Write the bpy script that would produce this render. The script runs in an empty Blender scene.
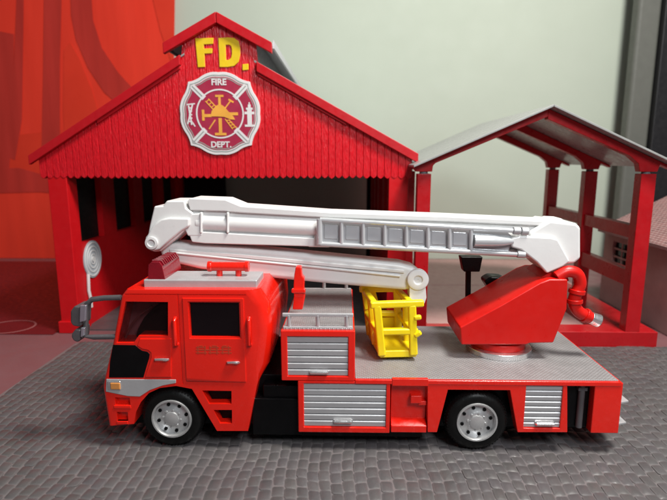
import bpy, bmesh, math, random
from mathutils import Vector, Matrix
random.seed(7)
S = bpy.context.scene
COL = S.collection
S.unit_settings.system = 'METRIC'
S.unit_settings.scale_length = 0.01          # one unit is one centimetre: a toy on a table

# ------------------------------------------------------------------ camera
FPX, PITCH, YAW, CAMH = 510.0, math.radians(10.1), math.radians(1.3), 9.1
cd = bpy.data.cameras.new('camera'); cam = bpy.data.objects.new('camera', cd); COL.objects.link(cam)
cam.location = (0, 0, CAMH)
cam.rotation_euler = (math.pi/2 - PITCH, 0, YAW)
cd.sensor_width = 36; cd.lens = 36*FPX/667.0
cd.clip_start = 0.5; cd.clip_end = 1000
cd.dof.use_dof = True; cd.dof.focus_distance = 17.5; cd.dof.aperture_fstop = 0.21
S.camera = cam
# ------------------------------------------------------------------ room light
W = bpy.data.worlds.new('World'); S.world = W; W.use_nodes = True
bg = W.node_tree.nodes['Background']
bg.inputs[0].default_value = (0.92, 0.95, 1.0, 1); bg.inputs[1].default_value = 0.13
def area(name, loc, target, size, power, col):
    l = bpy.data.lights.new(name, 'AREA'); l.shape = 'DISK'; l.size = size; l.energy = power; l.color = col
    o = bpy.data.objects.new(name, l); COL.objects.link(o); o.location = loc
    o.rotation_euler = (Vector(target)-Vector(loc)).to_track_quat('-Z', 'Y').to_euler()
area('ceiling_lamp', (17, 8, 45), (-2, 24, 2), 10, 32000, (1.0, 0.965, 0.90))
area('front_fill', (11, -6, 25), (-4, 20, 3), 11, 7000, (0.93, 0.97, 1.0))  # unseen fill, added to brighten the truck side and station interior
S.view_settings.view_transform = 'Standard'; S.view_settings.look = 'None'
S.view_settings.exposure = 0.0; S.view_settings.gamma = 1
try:
    S.cycles.max_bounces = 10
except Exception: pass

# ------------------------------------------------------------------ where a photographed point lies at distance Y
_fw = Vector((-math.sin(YAW)*math.cos(PITCH), math.cos(YAW)*math.cos(PITCH), -math.sin(PITCH)))
_rt = Vector((math.cos(YAW), math.sin(YAW), 0))
_up = Vector((-math.sin(YAW)*math.sin(PITCH), math.cos(YAW)*math.sin(PITCH), math.cos(PITCH)))
def at(u, v, Y):
    d = _fw + _rt*((u-333.5)/FPX) + _up*((250-v)/FPX)
    t = Y/d.y
    return (d.x*t, CAMH+d.z*t)
def pts(l, Y): return [at(u, v, Y) for u, v in l]
def rct(u0, v0, u1, v1, Y):
    vm, um = (v0+v1)/2, (u0+u1)/2
    return at(u0, vm, Y)[0], at(u1, vm, Y)[0], at(um, v1, Y)[1], at(um, v0, Y)[1]

# ------------------------------------------------------------------ materials
def srgb(r, g, b):
    f = lambda c: c/12.92 if c <= .04045 else ((c+.055)/1.055)**2.4
    return (f(r/255), f(g/255), f(b/255), 1)
MATS = {}
def mat(name, col, rough=.35, metal=0, coat=0, var=.06, vscale=1.5, bump=0, bscale=8, stretch=(1,1,1), spec=.5, kind='noise', trans=0, alpha=1, rvar=.1):
    m = bpy.data.materials.new(name); m.use_nodes = True
    nt = m.node_tree; N = nt.nodes; L = nt.links; p = N['Principled BSDF']
    tc = N.new('ShaderNodeTexCoord'); mp = N.new('ShaderNodeMapping'); mp.inputs['Scale'].default_value = stretch
    L.new(tc.outputs['Object'], mp.inputs['Vector'])
    no = N.new('ShaderNodeTexNoise'); no.inputs['Scale'].default_value = vscale; no.inputs['Detail'].default_value = 5
    L.new(mp.outputs[0], no.inputs['Vector'])
    mx = N.new('ShaderNodeMix'); mx.data_type = 'RGBA'
    mx.inputs[6].default_value = tuple(c*(1-var*2) for c in col[:3])+(1,)
    mx.inputs[7].default_value = tuple(min(1, c*(1+var*2)) for c in col[:3])+(1,)
    L.new(no.outputs['Fac'], mx.inputs[0]); L.new(mx.outputs[2], p.inputs['Base Color'])
    mr = N.new('ShaderNodeMapRange'); mr.inputs[1].default_value = .3; mr.inputs[2].default_value = .7
    mr.inputs[3].default_value = max(.02, rough-rvar); mr.inputs[4].default_value = min(1, rough+rvar)
    no2 = N.new('ShaderNodeTexNoise'); no2.inputs['Scale'].default_value = vscale*2.3; no2.inputs['Detail'].default_value = 6
    L.new(mp.outputs[0], no2.inputs['Vector']); L.new(no2.outputs['Fac'], mr.inputs[0]); L.new(mr.outputs[0], p.inputs['Roughness'])
    p.inputs['Metallic'].default_value = metal; p.inputs['Coat Weight'].default_value = coat; p.inputs['Coat Roughness'].default_value = .07
    p.inputs['Specular IOR Level'].default_value = spec
    p.inputs['Transmission Weight'].default_value = trans; p.inputs['Alpha'].default_value = alpha
    if bump:
        b = N.new('ShaderNodeBump'); b.inputs['Strength'].default_value = bump; b.inputs['Distance'].default_value = .05
        if kind == 'noise':
            t = N.new('ShaderNodeTexNoise'); t.inputs['Scale'].default_value = bscale; t.inputs['Detail'].default_value = 4
            L.new(mp.outputs[0], t.inputs['Vector']); h = t.outputs['Fac']
        elif kind == 'tread':
            hs = []
            for ang in (45, -45):
                m2 = N.new('ShaderNodeMapping'); m2.inputs['Rotation'].default_value = (0, 0, math.radians(ang))
                L.new(tc.outputs['Object'], m2.inputs['Vector'])
                t = N.new('ShaderNodeTexWave'); t.inputs['Scale'].default_value = bscale; t.inputs['Distortion'].default_value = .0
                L.new(m2.outputs[0], t.inputs['Vector']); hs.append(t.outputs['Fac'])
            mm = N.new('ShaderNodeMath'); mm.operation = 'MULTIPLY'; L.new(hs[0], mm.inputs[0]); L.new(hs[1], mm.inputs[1]); h = mm.outputs[0]
        L.new(h, b.inputs['Height']); L.new(b.outputs[0], p.inputs['Normal'])
    MATS[name] = m
    return m
mat('truck_red', (.76, .012, .004, 1), .24, spec=.45, coat=.45, var=.03, bump=.03, bscale=9)
mat('turret_red', (.58, .008, .005, 1), .36, spec=.4, var=.04, bump=.04, bscale=9)
mat('shed_red', (.56, .005, .009, 1), .45, var=.05, bump=.05, bscale=7, spec=.3)
mat('plank_red', (.60, .006, .014, 1), .30, var=.14, vscale=2.5, bump=.7, bscale=5.0, stretch=(3.4, 3.4, .7), spec=.5, rvar=.14)
mat('trim_red', (.46, .006, .012, 1), .42, var=.06, bump=.06, spec=.35)
mat('carport_red', (.40, .006, .010, 1), .34, var=.08, bump=.05, bscale=6, spec=.4)
mat('silver', (.46, .46, .47, 1), .42, metal=.35, var=.05, bump=.05, bscale=14)
mat('silver_tread', (.29, .28, .283, 1), .42, metal=.3, var=.06, bump=.42, bscale=3.4, kind='tread')
mat('chrome', (.80, .80, .80, 1), .22, metal=.9, var=.04, bump=.05, bscale=12)
mat('rim_metal', (.62, .62, .62, 1), .34, metal=.7, var=.04, bump=.08, bscale=12)
mat('boom_white', (.70, .70, .69, 1), .36, var=.03, bump=.05, bscale=7)
mat('clear_grey', (.54, .555, .57, 1), .18, metal=.25, var=.08, coat=.3)
mat('black_plastic', (.003, .003, .0035, 1), .34, var=.2, bump=.06, spec=.16)
mat('rubber', (.004, .004, .004, 1), .40, var=.25, bump=.2, bscale=10, spec=.2)
mat('dark_grey', (.075, .07, .075, 1), .38, var=.15, bump=.1)
mat('dark_glass', (.003, .003, .004, 1), .12, var=.1, rvar=.03, spec=.22)
mat('mirror_face', (.36, .36, .42, 1), .18, metal=.6)
mat('beacon_red', (.20, .004, .012, 1), .16, coat=.6, var=.15, bump=.2, bscale=7)
mat('amber', (.60, .24, .06, 1), .2, coat=.4)
mat('basket_yellow', (.86, .66, .006, 1), .36, var=.06, bump=.12, bscale=6)
mat('sign_yellow', (.72, .50, .010, 1), .45, var=.08, bump=.1)
mat('sign_white', (.68, .67, .67, 1), .4, var=.04)
mat('sign_crimson', (.36, .022, .060, 1), .4, var=.08)
mat('sign_grey', (.30, .33, .31, 1), .4)
mat('sign_gold', (.78, .38, .06, 1), .4, var=.12)
mat('worn_gold', (.44, .040, .014, 1), .5, var=.2)
mat('reel_grey', (.42, .45, .49, 1), .4)
mat('roof_grey', (.30, .305, .30, 1), .32, var=.08, bump=.08, bscale=2.5, rvar=.1)
mat('roof_pale', (.50, .51, .53, 1), .4, var=.06)
mat('roof_grey_dark', (.16, .16, .17, 1), .45, var=.1)
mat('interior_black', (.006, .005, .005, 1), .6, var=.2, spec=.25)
mat('table', (.19, .085, .092, 1), .40, var=.05, bump=.03, vscale=.5)
mat('pale_pink', (.50, .29, .27, 1), .42, var=.06, bump=.03)
mat('backing_pale', (.55, .30, .33, 1), .5)
mat('maroon', (.105, .009, .013, 1), .34, var=.08, bump=.02)
mat('print_pale', (.33, .13, .13, 1), .4)
mat('wall_paint', (.50, .56, .475, 1), .75, var=.02, vscale=.3, bump=.06, bscale=3)
mat('poster_red', (.94, .050, .026, 1), .5, spec=.2, var=.14, vscale=.6, stretch=(1, 1, .12), bump=.05, bscale=2)
mat('poster_dark', (.52, .038, .028, 1), .5, spec=.2, var=.20, vscale=.6, stretch=(1, 1, .12), bump=.05, bscale=2)
mat('poster_mid', (.74, .046, .022, 1), .5, spec=.2, var=.10, vscale=.2)
mat('house_wall', (.44, .32, .30, 1), .6, var=.1, bump=.1)
mat('frame_black', (.016, .016, .018, 1), .4)
mat('frame_grey', (.13, .135, .12, 1), .6, var=.06)

def glass_mat():
    m = bpy.data.materials.new('clear_glass'); m.use_nodes = True; nt = m.node_tree; N = nt.nodes; L = nt.links
    p = N['Principled BSDF']; p.inputs['Base Color'].default_value = (.05, .03, .03, 1); p.inputs['Roughness'].default_value = .08
    tr = N.new('ShaderNodeBsdfTransparent'); tr.inputs[0].default_value = (.66, .60, .61, 1)
    no = N.new('ShaderNodeTexNoise'); no.inputs['Scale'].default_value = 2
    mr = N.new('ShaderNodeMapRange'); mr.inputs[3].default_value = .04; mr.inputs[4].default_value = .14; L.new(no.outputs['Fac'], mr.inputs[0])
    mx = N.new('ShaderNodeMixShader'); L.new(mr.outputs[0], mx.inputs[0]); L.new(tr.outputs[0], mx.inputs[1]); L.new(p.outputs[0], mx.inputs[2])
    L.new(mx.outputs[0], N['Material Output'].inputs['Surface']); MATS['clear_glass'] = m
glass_mat()

def tile_mat():
    m = mat('roof_tile', (.22, .085, .085, 1), .55, var=.15)
    nt = m.node_tree; N = nt.nodes; L = nt.links; p = N['Principled BSDF']
    tc = N.new('ShaderNodeTexCoord'); mp = N.new('ShaderNodeMapping'); mp.inputs['Rotation'].default_value = (0, 0, math.radians(90))
    L.new(tc.outputs['Object'], mp.inputs[0])
    br = N.new('ShaderNodeTexBrick'); br.inputs['Scale'].default_value = 1.5; br.inputs['Mortar Size'].default_value = .035
    br.inputs['Color1'].default_value = (.24, .095, .095, 1); br.inputs['Color2'].default_value = (.15, .06, .062, 1); br.inputs['Mortar'].default_value = (.40, .26, .25, 1)
    L.new(mp.outputs[0], br.inputs[0]); L.new(br.outputs[0], p.inputs['Base Color'])
    b = N.new('ShaderNodeBump'); b.inputs['Strength'].default_value = .6; b.inputs['Distance'].default_value = .06; b.invert = True
    L.new(br.outputs['Fac'], b.inputs['Height']); L.new(b.outputs[0], p.inputs['Normal'])
tile_mat()

def paver_mat():
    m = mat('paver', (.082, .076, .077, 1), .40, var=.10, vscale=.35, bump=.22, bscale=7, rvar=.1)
    nt = m.node_tree; N = nt.nodes; L = nt.links; p = N['Principled BSDF']
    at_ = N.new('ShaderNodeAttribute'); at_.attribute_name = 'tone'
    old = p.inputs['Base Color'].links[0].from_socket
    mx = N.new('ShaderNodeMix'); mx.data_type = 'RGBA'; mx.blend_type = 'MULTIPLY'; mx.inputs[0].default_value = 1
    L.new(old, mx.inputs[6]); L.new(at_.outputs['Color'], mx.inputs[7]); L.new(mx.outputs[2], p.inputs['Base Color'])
paver_mat()

# ------------------------------------------------------------------ mesh builder (world coordinates)
def flat_tag(o, label=None, cat=None, group=None, kind=None):
    for k, v in (('label', label), ('category', cat), ('group', group), ('kind', kind)):
        if v: o[k] = v
    return o
def thing(name, label, cat, loc, group=None):
    o = bpy.data.objects.new(name, None); COL.objects.link(o); o.location = loc; o.empty_display_size = .5
    return flat_tag(o, label, cat, group)
def origin(p):
    v = Vector((0, 0, 0))
    while p: v += p.location; p = p.parent
    return v
class MB:
    def __init__(s): s.b = bmesh.new()
    def box(s, x0, x1, y0, y1, z0, z1):
        return s.prism([(x0, z0), (x1, z0), (x1, z1), (x0, z1)], y0, y1)
    def prism(s, poly, y0, y1):
        b = s.b
        a = [b.verts.new((x, y0, z)) for x, z in poly]; c = [b.verts.new((x, y1, z)) for x, z in poly]
        n = len(poly); fs = [b.faces.new(a), b.faces.new(list(reversed(c)))]
        for i in range(n): fs.append(b.faces.new((a[i], c[i], c[(i+1) % n], a[(i+1) % n])))
        bmesh.ops.recalc_face_normals(b, faces=fs); return fs
    def prismx(s, poly, x0, x1):                     # poly of (y, z)
        b = s.b
        a = [b.verts.new((x0, y, z)) for y, z in poly]; c = [b.verts.new((x1, y, z)) for y, z in poly]
        n = len(poly); fs = [b.faces.new(a), b.faces.new(list(reversed(c)))]
        for i in range(n): fs.append(b.faces.new((a[i], c[i], c[(i+1) % n], a[(i+1) % n])))
        bmesh.ops.recalc_face_normals(b, faces=fs); return fs
    def hull8(s, bot, top):                          # two quads of 3-D points
        b = s.b; a = [b.verts.new(p) for p in bot]; c = [b.verts.new(p) for p in top]
        n = len(bot); fs = [b.faces.new(a), b.faces.new(list(reversed(c)))]
        for i in range(n): fs.append(b.faces.new((a[i], c[i], c[(i+1) % n], a[(i+1) % n])))
        bmesh.ops.recalc_face_normals(b, faces=fs); return fs
    def ring(s, outer, inner, y0, y1):               # plate with a hole; equal point counts
        b = s.b; n = len(outer)
        V = [[b.verts.new((x, y, z)) for x, z in l] for l, y in ((outer, y0), (inner, y0), (outer, y1), (inner, y1))]
        fs = []
        for i in range(n):
            j = (i+1) % n
            fs += [b.faces.new((V[0][i], V[0][j], V[1][j], V[1][i])), b.faces.new((V[2][i], V[3][i], V[3][j], V[2][j])),
                   b.faces.new((V[0][i], V[2][i], V[2][j], V[0][j])), b.faces.new((V[1][i], V[1][j], V[3][j], V[3][i]))]
        bmesh.ops.recalc_face_normals(b, faces=fs)
    def ringr(s, o, i, y0, y1):
        q = lambda r: [(r[0], r[2]), (r[1], r[2]), (r[1], r[3]), (r[0], r[3])]
        s.ring(q(o), q(i), y0, y1)
    def bar(s, p0, p1, w, h, up=(0, 0, 1)):          # rectangular bar from p0 to p1
        p0, p1 = Vector(p0), Vector(p1); d = (p1-p0).normalized(); r = d.cross(Vector(up)).normalized(); u = r.cross(d)
        q = [r*w/2+u*h/2, -r*w/2+u*h/2, -r*w/2-u*h/2, r*w/2-u*h/2]
        s.hull8([p0+v for v in q], [p1+v for v in q])
    def tube(s, path, r, n=14, rs=None):
        b = s.b; P = [Vector(p) for p in path]; rows = []
        ref = None
        for i, p in enumerate(P):
            d = (P[min(i+1, len(P)-1)]-P[max(i-1, 0)]).normalized()
            if ref is None: ref = Vector((0, 0, 1)) if abs(d.z) < .9 else Vector((1, 0, 0))
            a = (ref - d*ref.dot(d)).normalized(); c = d.cross(a); ref = a
            rr = rs[i] if rs else r
            rows.append([b.verts.new(p+(a*math.cos(2*math.pi*k/n)+c*math.sin(2*math.pi*k/n))*rr) for k in range(n)])
        fs = []
        for i in range(len(rows)-1):
            for k in range(n): fs.append(b.faces.new((rows[i][k], rows[i][(k+1) % n], rows[i+1][(k+1) % n], rows[i+1][k])))
        fs += [b.faces.new(list(reversed(rows[0]))), b.faces.new(rows[-1])]
        bmesh.ops.recalc_face_normals(b, faces=fs)
    def lathe(s, prof, c, n=48, closed=True):        # prof of (radius, y offset) about the axis through c along y
        b = s.b; rows = []
        for k in range(n):
            a = 2*math.pi*k/n
            rows.append([b.verts.new((c[0]+r*math.cos(a), c[1]+y, c[2]+r*math.sin(a))) for r, y in prof])
        m = len(prof); fs = []
        for k in range(n):
            for i in range(m if closed else m-1):
                fs.append(b.faces.new((rows[k][i], rows[(k+1) % n][i], rows[(k+1) % n][(i+1) % m], rows[k][(i+1) % m])))
        bmesh.ops.recalc_face_normals(b, faces=fs)
    def disc(s, c, r, y0, y1, n=32, sx=1):
        s.prism([(c[0]+r*sx*math.cos(2*math.pi*k/n), c[1]+r*math.sin(2*math.pi*k/n)) for k in range(n)], y0, y1)
    def zdisc(s, c, r, z0, z1, n=48):
        P = [(c[0]+r*math.cos(2*math.pi*k/n), c[1]+r*math.sin(2*math.pi*k/n)) for k in range(n)]
        s.hull8([(x, y, z0) for x, y in P], [(x, y, z1) for x, y in P])
    def round_edges(s, test, off, seg=4):
        es = [e for e in s.b.edges if test(e.verts[0].co, e.verts[1].co)]
        bmesh.ops.bevel(s.b, geom=es, offset=off, segments=seg, affect='EDGES', profile=.5, clamp_overlap=True)
    def cut(s, other):                               # boolean difference with another builder
        def ob(b, n):
            me = bpy.data.meshes.new(n); b.to_mesh(me); o = bpy.data.objects.new(n, me); COL.objects.link(o); return o
        a, c = ob(s.b, 'body_blank'), ob(other.b, 'cutter_blank')
        md = a.modifiers.new('cut', 'BOOLEAN'); md.operation = 'DIFFERENCE'; md.object = c; md.solver = 'EXACT'; md.use_self = True
        dg = bpy.context.evaluated_depsgraph_get(); dg.update()
        me = bpy.data.meshes.new_from_object(a.evaluated_get(dg))
        s.b.free(); s.b = bmesh.new(); s.b.from_mesh(me)
        for o in (a, c):
            m = o.data; bpy.data.objects.remove(o); bpy.data.meshes.remove(m)
        bpy.data.meshes.remove(me); return s
    def build(s, name, m, parent=None, bevel=.03, seg=2, ang=35, label=None):
        off = origin(parent)
        bmesh.ops.translate(s.b, verts=s.b.verts, vec=-off)
        for f in s.b.faces: f.smooth = True
        for e in s.b.edges:
            if len(e.link_faces) == 2: e.smooth = e.calc_face_angle(3.2) < math.radians(ang)
        me = bpy.data.meshes.new(name); s.b.to_mesh(me); s.b.free()
        me.materials.append(MATS[m] if isinstance(m, str) else m)
        o = bpy.data.objects.new(name, me); COL.objects.link(o); o.parent = parent
        if bevel:
            md = o.modifiers.new('bevel', 'BEVEL'); md.width = bevel; md.segments = seg; md.limit_method = 'ANGLE'
            md.angle_limit = math.radians(ang); md.harden_normals = True
        if label: o['label'] = label
        return o
def split(q, name, m, parent, **kw):                # every loose piece becomes a part of its own
    b = q.b; b.verts.index_update(); seen = set(); out = []
    for v in b.verts:
        if v in seen: continue
        st_, comp = [v], []; seen.add(v)
        while st_:
            a = st_.pop(); comp.append(a)
            for e in a.link_edges:
                o = e.other_vert(a)
                if o not in seen: seen.add(o); st_.append(o)
        n = MB(); mp = {a: n.b.verts.new(a.co) for a in comp}
        for f in {f for a in comp for f in a.link_faces}: n.b.faces.new([mp[a] for a in f.verts])
        bmesh.ops.recalc_face_normals(n.b, faces=n.b.faces[:])
        out.append(n.build(name, m, parent, **kw))
    b.free(); return out
def text(name, body, size, loc, m, parent, extrude=.012, offset=.0, sx=1, rotz=0):
    c = bpy.data.curves.new(name, 'FONT'); c.body = body; c.size = size; c.extrude = extrude; c.offset = offset
    c.align_x = 'CENTER'; c.align_y = 'CENTER'; c.materials.append(MATS[m])
    o = bpy.data.objects.new(name, c); COL.objects.link(o)
    dg = bpy.context.evaluated_depsgraph_get(); dg.update()
    me = bpy.data.meshes.new_from_object(o.evaluated_get(dg)); bpy.data.objects.remove(o); bpy.data.curves.remove(c)
    me.materials.clear(); me.materials.append(MATS[m])
    o = bpy.data.objects.new(name, me); COL.objects.link(o); o.parent = parent
    o.location = Vector(loc)-origin(parent); o.rotation_euler = (math.pi/2, 0, rotz); o.scale = (sx, 1, 1)
    return o

# ================================================================== setting
TZ = -.10
m_ = MB(); m_.box(-90, 90, -30, 60, TZ-1, TZ); flat_tag(m_.build('table_top', 'table', bevel=0), kind='structure')
m_ = MB(); m_.box(-110, 110, 47.2, 49.2, TZ, 90); flat_tag(m_.build('wall', 'wall_paint', bevel=0), kind='structure')

# paving mat of embossed setts
def paving_mat():
    b = bmesh.new(); lay = b.loops.layers.float_color.new('tone')
    X0, X1, Y0, Y1 = -13.45, 27.0, 7.0, 24.3
    cw, rh = .345, .48
    nc, nr = int((X1-X0)/cw), int((Y1-Y0)/rh)
    rnd = random.Random(3)
    wob = lambda x, y: .05*math.sin(x*1.3+y*.8)+.04*math.sin(x*.55-y*1.9)
    wy = lambda x, y: .07*math.sin(x*2.1+y*.4)+.06*math.sin(x*.9+1.3*y)
    for c in range(nc):
        sh = rnd.random()*.2 + (.28 if c % 2 else 0)
        for r in range(nr):
            x0 = X0+c*cw; y0 = Y0+r*rh+sh*rh
            g = .004+rnd.random()*.006
            xa, xb, ya, yb = x0+g, x0+cw-g, y0+g, min(y0+rh-g, Y1)
            if yb-ya < .1: continue
            h = -.012+rnd.random()*.012; tx, ty = (rnd.random()-.5)*.022, (rnd.random()-.5)*.03+.012
            t = .93+.16*rnd.random(); col = (t, t*(.98+.03*rnd.random()), t*(.98+.04*rnd.random()), 1)
            xs = [xa, xa+.055, (xa+xb)/2, xb-.055, xb]; ys = [ya, ya+.07, (ya+yb)/2, yb-.07, yb]
            zz = [-.030, -.008, .008, -.008, -.030]; V = []
            for j in range(5):
                for i in range(5):
                    z = min(zz[i], zz[j]) if (i in (0, 4) or j in (0, 4)) else (zz[i]+zz[j])/2
                    corner = (i in (0, 4)) and (j in (0, 4))
                    px, py = xs[i], ys[j]
                    if corner: px += .02*(1 if i == 0 else -1); py += .02*(1 if j == 0 else -1)
                    z += h+tx*(i-2)/2+ty*(j-2)/2
                    V.append(b.verts.new((px+wob(px, py), py+wy(px, py), z)))
            for j in range(4):
                for i in range(4):
                    f = b.faces.new((V[j*5+i], V[j*5+i+1], V[j*5+i+6], V[j*5+i+5])); f.smooth = True
                    for l, edge in zip(f.loops, ((i == 0 or j == 0), (i == 3 or j == 0), (i == 3 or j == 3), (i == 0 or j == 3))): l[lay] = tuple(c*(1.36 if edge else 1) for c in col[:3])+(1,)  # stone rims lightened in the colour: worn edges plus highlights along the joints
    zb = -.046
    q = [b.verts.new(p) for p in ((X0-.12, Y0, zb), (X1, Y0, zb), (X1, Y1, zb), (X0-.12, Y1, zb))]; f = b.faces.new(q)
    for l in f.loops: l[lay] = (1.9, 1.82, 1.82, 1)  # joint base lightened too, for worn edges that catch the light
    q2 = [b.verts.new(p) for p in ((X0-.12, Y0, TZ), (X0-.12, Y1, TZ), (X0-.12, Y1, zb), (X0-.12, Y0, zb))]; f = b.faces.new(q2)
    for l in f.loops: l[lay] = (.5, .5, .5, 1)
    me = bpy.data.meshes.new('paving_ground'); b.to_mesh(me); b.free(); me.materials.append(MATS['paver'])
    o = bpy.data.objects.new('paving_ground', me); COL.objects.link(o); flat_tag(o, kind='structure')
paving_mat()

t = thing('added_board', 'pale beige pink board lying on the table behind the carport', 'board', (10, 41, TZ))  # made-up board: its pale colour stands in for reflection on the table
m_ = MB(); m_.box(3.4, 16.8, 36.6, 46.3, TZ+.002, TZ+.12); m_.build('board', 'pale_pink', t, bevel=.02)
# dark glossy sheet lying left of the station, with a faint round print
t = thing('card_sheet', 'dark maroon glossy sheet on the table left of the fire station', 'sheet', (-30, 36, TZ))
m_ = MB(); m_.box(-62, -15.5, 25.55, 45.0, TZ+.002, TZ+.03); m_.build('sheet', 'maroon', t, bevel=.01)
m_ = MB()
cx, cy = -18.6, 26.75
for k in range(40):
    a0, a1 = [2*math.pi*(k+i)/40 for i in (0, 1)]
    P = [(cx+r*math.cos(a)*1.0, cy+r*math.sin(a)*.85) for a in (a0, a1) for r in (1.25, 1.35)]
    m_.hull8([(x, y, TZ+.031) for x, y in (P[0], P[1], P[3], P[2])], [(x, y, TZ+.037) for x, y in (P[0], P[1], P[3], P[2])])
m_.build('round_print', 'print_pale', t, bevel=0)

# ================================================================== red backdrop poster
YP = 46.4
t = thing('backdrop_board', 'large red board with dark curved and upright shapes standing behind the left of the station', 'backdrop', (at(80, 200, YP)[0], YP, TZ))
x1 = at(175, 120, YP)[0]
m_ = MB(); m_.box(-60, x1, YP, YP+.5, TZ, 31); m_.build('board', 'poster_red', t, bevel=.05)
def pshape(name, poly, m, lift):
    mm = MB(); mm.prism(pts(poly, YP-lift), YP-lift, YP-lift+.018); mm.build(name, m, t, bevel=0)
pshape('printed_shape', [(-120, 150), (60, 130), (92, 118), (112, 142), (122, 200), (60, 192), (15, 178), (-120, 182)], 'poster_mid', .024)
pshape('printed_shape', [(-6, 30), (14, 34), (13, 120), (9, 172), (-30, 172)], 'poster_dark', .047)
pshape('printed_shape', [(17, -12), (24, -12), (22, 120), (15, 160), (10, 158)], 'poster_dark', .048)
pshape('printed_shape', [(44, -12), (62, -12), (60, 60), (60, 175), (41, 178), (43, 80)], 'poster_dark', .049)
pshape('printed_shape', [(64, 50), (70, 42), (80, 60), (92, 90), (100, 118), (88, 150), (66, 160), (63, 110)], 'poster_mid', .05)
pshape('printed_shape', [(70, -12), (91, -12), (93, 20), (102, 48), (118, 72), (136, 92), (122, 108), (104, 92), (88, 68), (76, 40), (71, 15)], 'poster_dark', .051)
pshape('printed_shape', [(-120, 168), (20, 168), (48, 176), (90, 190), (90, 196), (40, 192), (-120, 196)], 'poster_dark', .053)
pshape('printed_shape', [(150, -12), (175, -12), (174, 70), (160, 30)], 'poster_mid', .054)

# dark upright at the right edge
YD = 44.0
t = thing('dark_panel', 'tall dark grey and black panel standing against the wall behind the brick roofed house', 'panel', (at(650, 100, YD)[0], YD, TZ))
xa = at(634, 60, YD)[0]; xb = at(657, 60, YD)[0]
m_ = MB(); m_.box(xa, xb, YD, YD+1.2, TZ, 34); m_.build('panel_edge', 'frame_grey', t, bevel=.3, seg=4)
m_ = MB(); m_.box(xb+.02, xb+16, YD-.4, YD+1, TZ, 34); m_.build('panel_face', 'frame_black', t, bevel=.1)

# ================================================================== brick roofed house on the right
t = thing('brick_house', 'small model house with tiled brick red roof behind the carport on the right', 'model house', (20, 33, TZ))
HX, HY0, HY1 = 17.0, 25.6, 33.4
ze = at(651, 244, 28.0)[1]
m_ = MB(); m_.box(HX, HX+11, HY0, HY1, TZ, ze)
c_ = MB(); c_.box(HX-.5, HX+.25, 30.4, 32.3, 1.9, 4.0); m_.cut(c_); m_.build('wall', 'house_wall', t, bevel=.04)
w = MB(); w.box(HX+.2, HX+.24, 30.42, 32.28, 1.92, 3.98); wo = w.build('window', 'dark_glass', t, bevel=0)
w = MB()
for k in range(4): w.box(HX+.05, HX+.15, 30.42, 32.28, 2.0+k*.5, 2.12+k*.5)
w.box(HX+.06, HX+.14, 31.3, 31.4, 1.92, 3.98); w.build('window_bar', 'house_wall', wo, bevel=.02)
m_ = MB(); xr, zr = HX+5.5, ze+3.0
m_.hull8([(HX-.5, HY0-.5, ze-.05), (HX-.5, HY1, ze-.05), (HX-.5, HY1, ze+.15), (HX-.5, HY0-.5, ze+.15)], [(xr, HY0-.5, zr-.05), (xr, HY1, zr-.05), (xr, HY1, zr+.15), (xr, HY0-.5, zr+.15)])
m_.hull8([(xr, HY0-.5, zr-.05), (xr, HY1, zr-.05), (xr, HY1, zr+.15), (xr, HY0-.5, zr+.15)], [(HX+11.5, HY0-.5, ze-.05), (HX+11.5, HY1, ze-.05), (HX+11.5, HY1, ze+.15), (HX+11.5, HY0-.5, ze+.15)])
m_.build('roof', 'roof_tile', t, bevel=.02)
m_ = MB(); m_.prism([(HX, ze), (HX+11, ze), (xr, zr-.1)], HY0+.05, HY0+.4); m_.build('gable', 'house_wall', t, bevel=.02)

# ================================================================== fire station
YS = 25.9
SC = -6.15                                           # centre line
st = thing('fire_station', 'red plank fire station with a gable, roof vent and round badge', 'model building', (SC, 30, TZ))
zslope = lambda x: 15.08-.605*(SC-x) if x < SC else 14.66-.553*(x-SC)
zcup = lambda x: 15.78-.53*abs(x-SC)
zb = at(230, 178, YS)[1]
xl, xr_ = -15.55, 3.35
# planks
m_ = MB(); n = 54; pw = (xr_-xl)/n
for k in range(n):
    a, b2 = xl+k*pw+.009, xl+(k+1)*pw-.009; c = (a+b2)/2
    up = (lambda x: zcup(x)-.12) if abs(c-SC) < 1.86 else (lambda x: zslope(x)-.1)
    d = .006*random.random()
    dz = random.uniform(-.02, .02)
    m_.prism([(a, zb+.10+dz), (a+pw*.22, zb+.02+dz), (c, zb-.03+dz), (b2-pw*.22, zb+.02+dz), (b2, zb+.10+dz), (b2, max(up(b2), zb+.2)), (a, max(up(a), zb+.2))], YS-d, YS+.25)
m_.prism([(xl+.05, zb+.16), (xr_-.05, zb+.16), (xr_-.05, zslope(xr_)-.14), (SC+1.9, zslope(SC+1.9)-.14), (SC+1.8, zcup(SC+1.8)-.2), (SC, zcup(SC)-.2), (SC-1.8, zcup(SC-1.8)-.2), (SC-1.9, zslope(SC-1.9)-.14), (xl+.05, zslope(xl)-.14)], YS+.04, YS+.23)
m_.build('gable_wall', 'plank_red', st, bevel=.022, seg=1)
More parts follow.
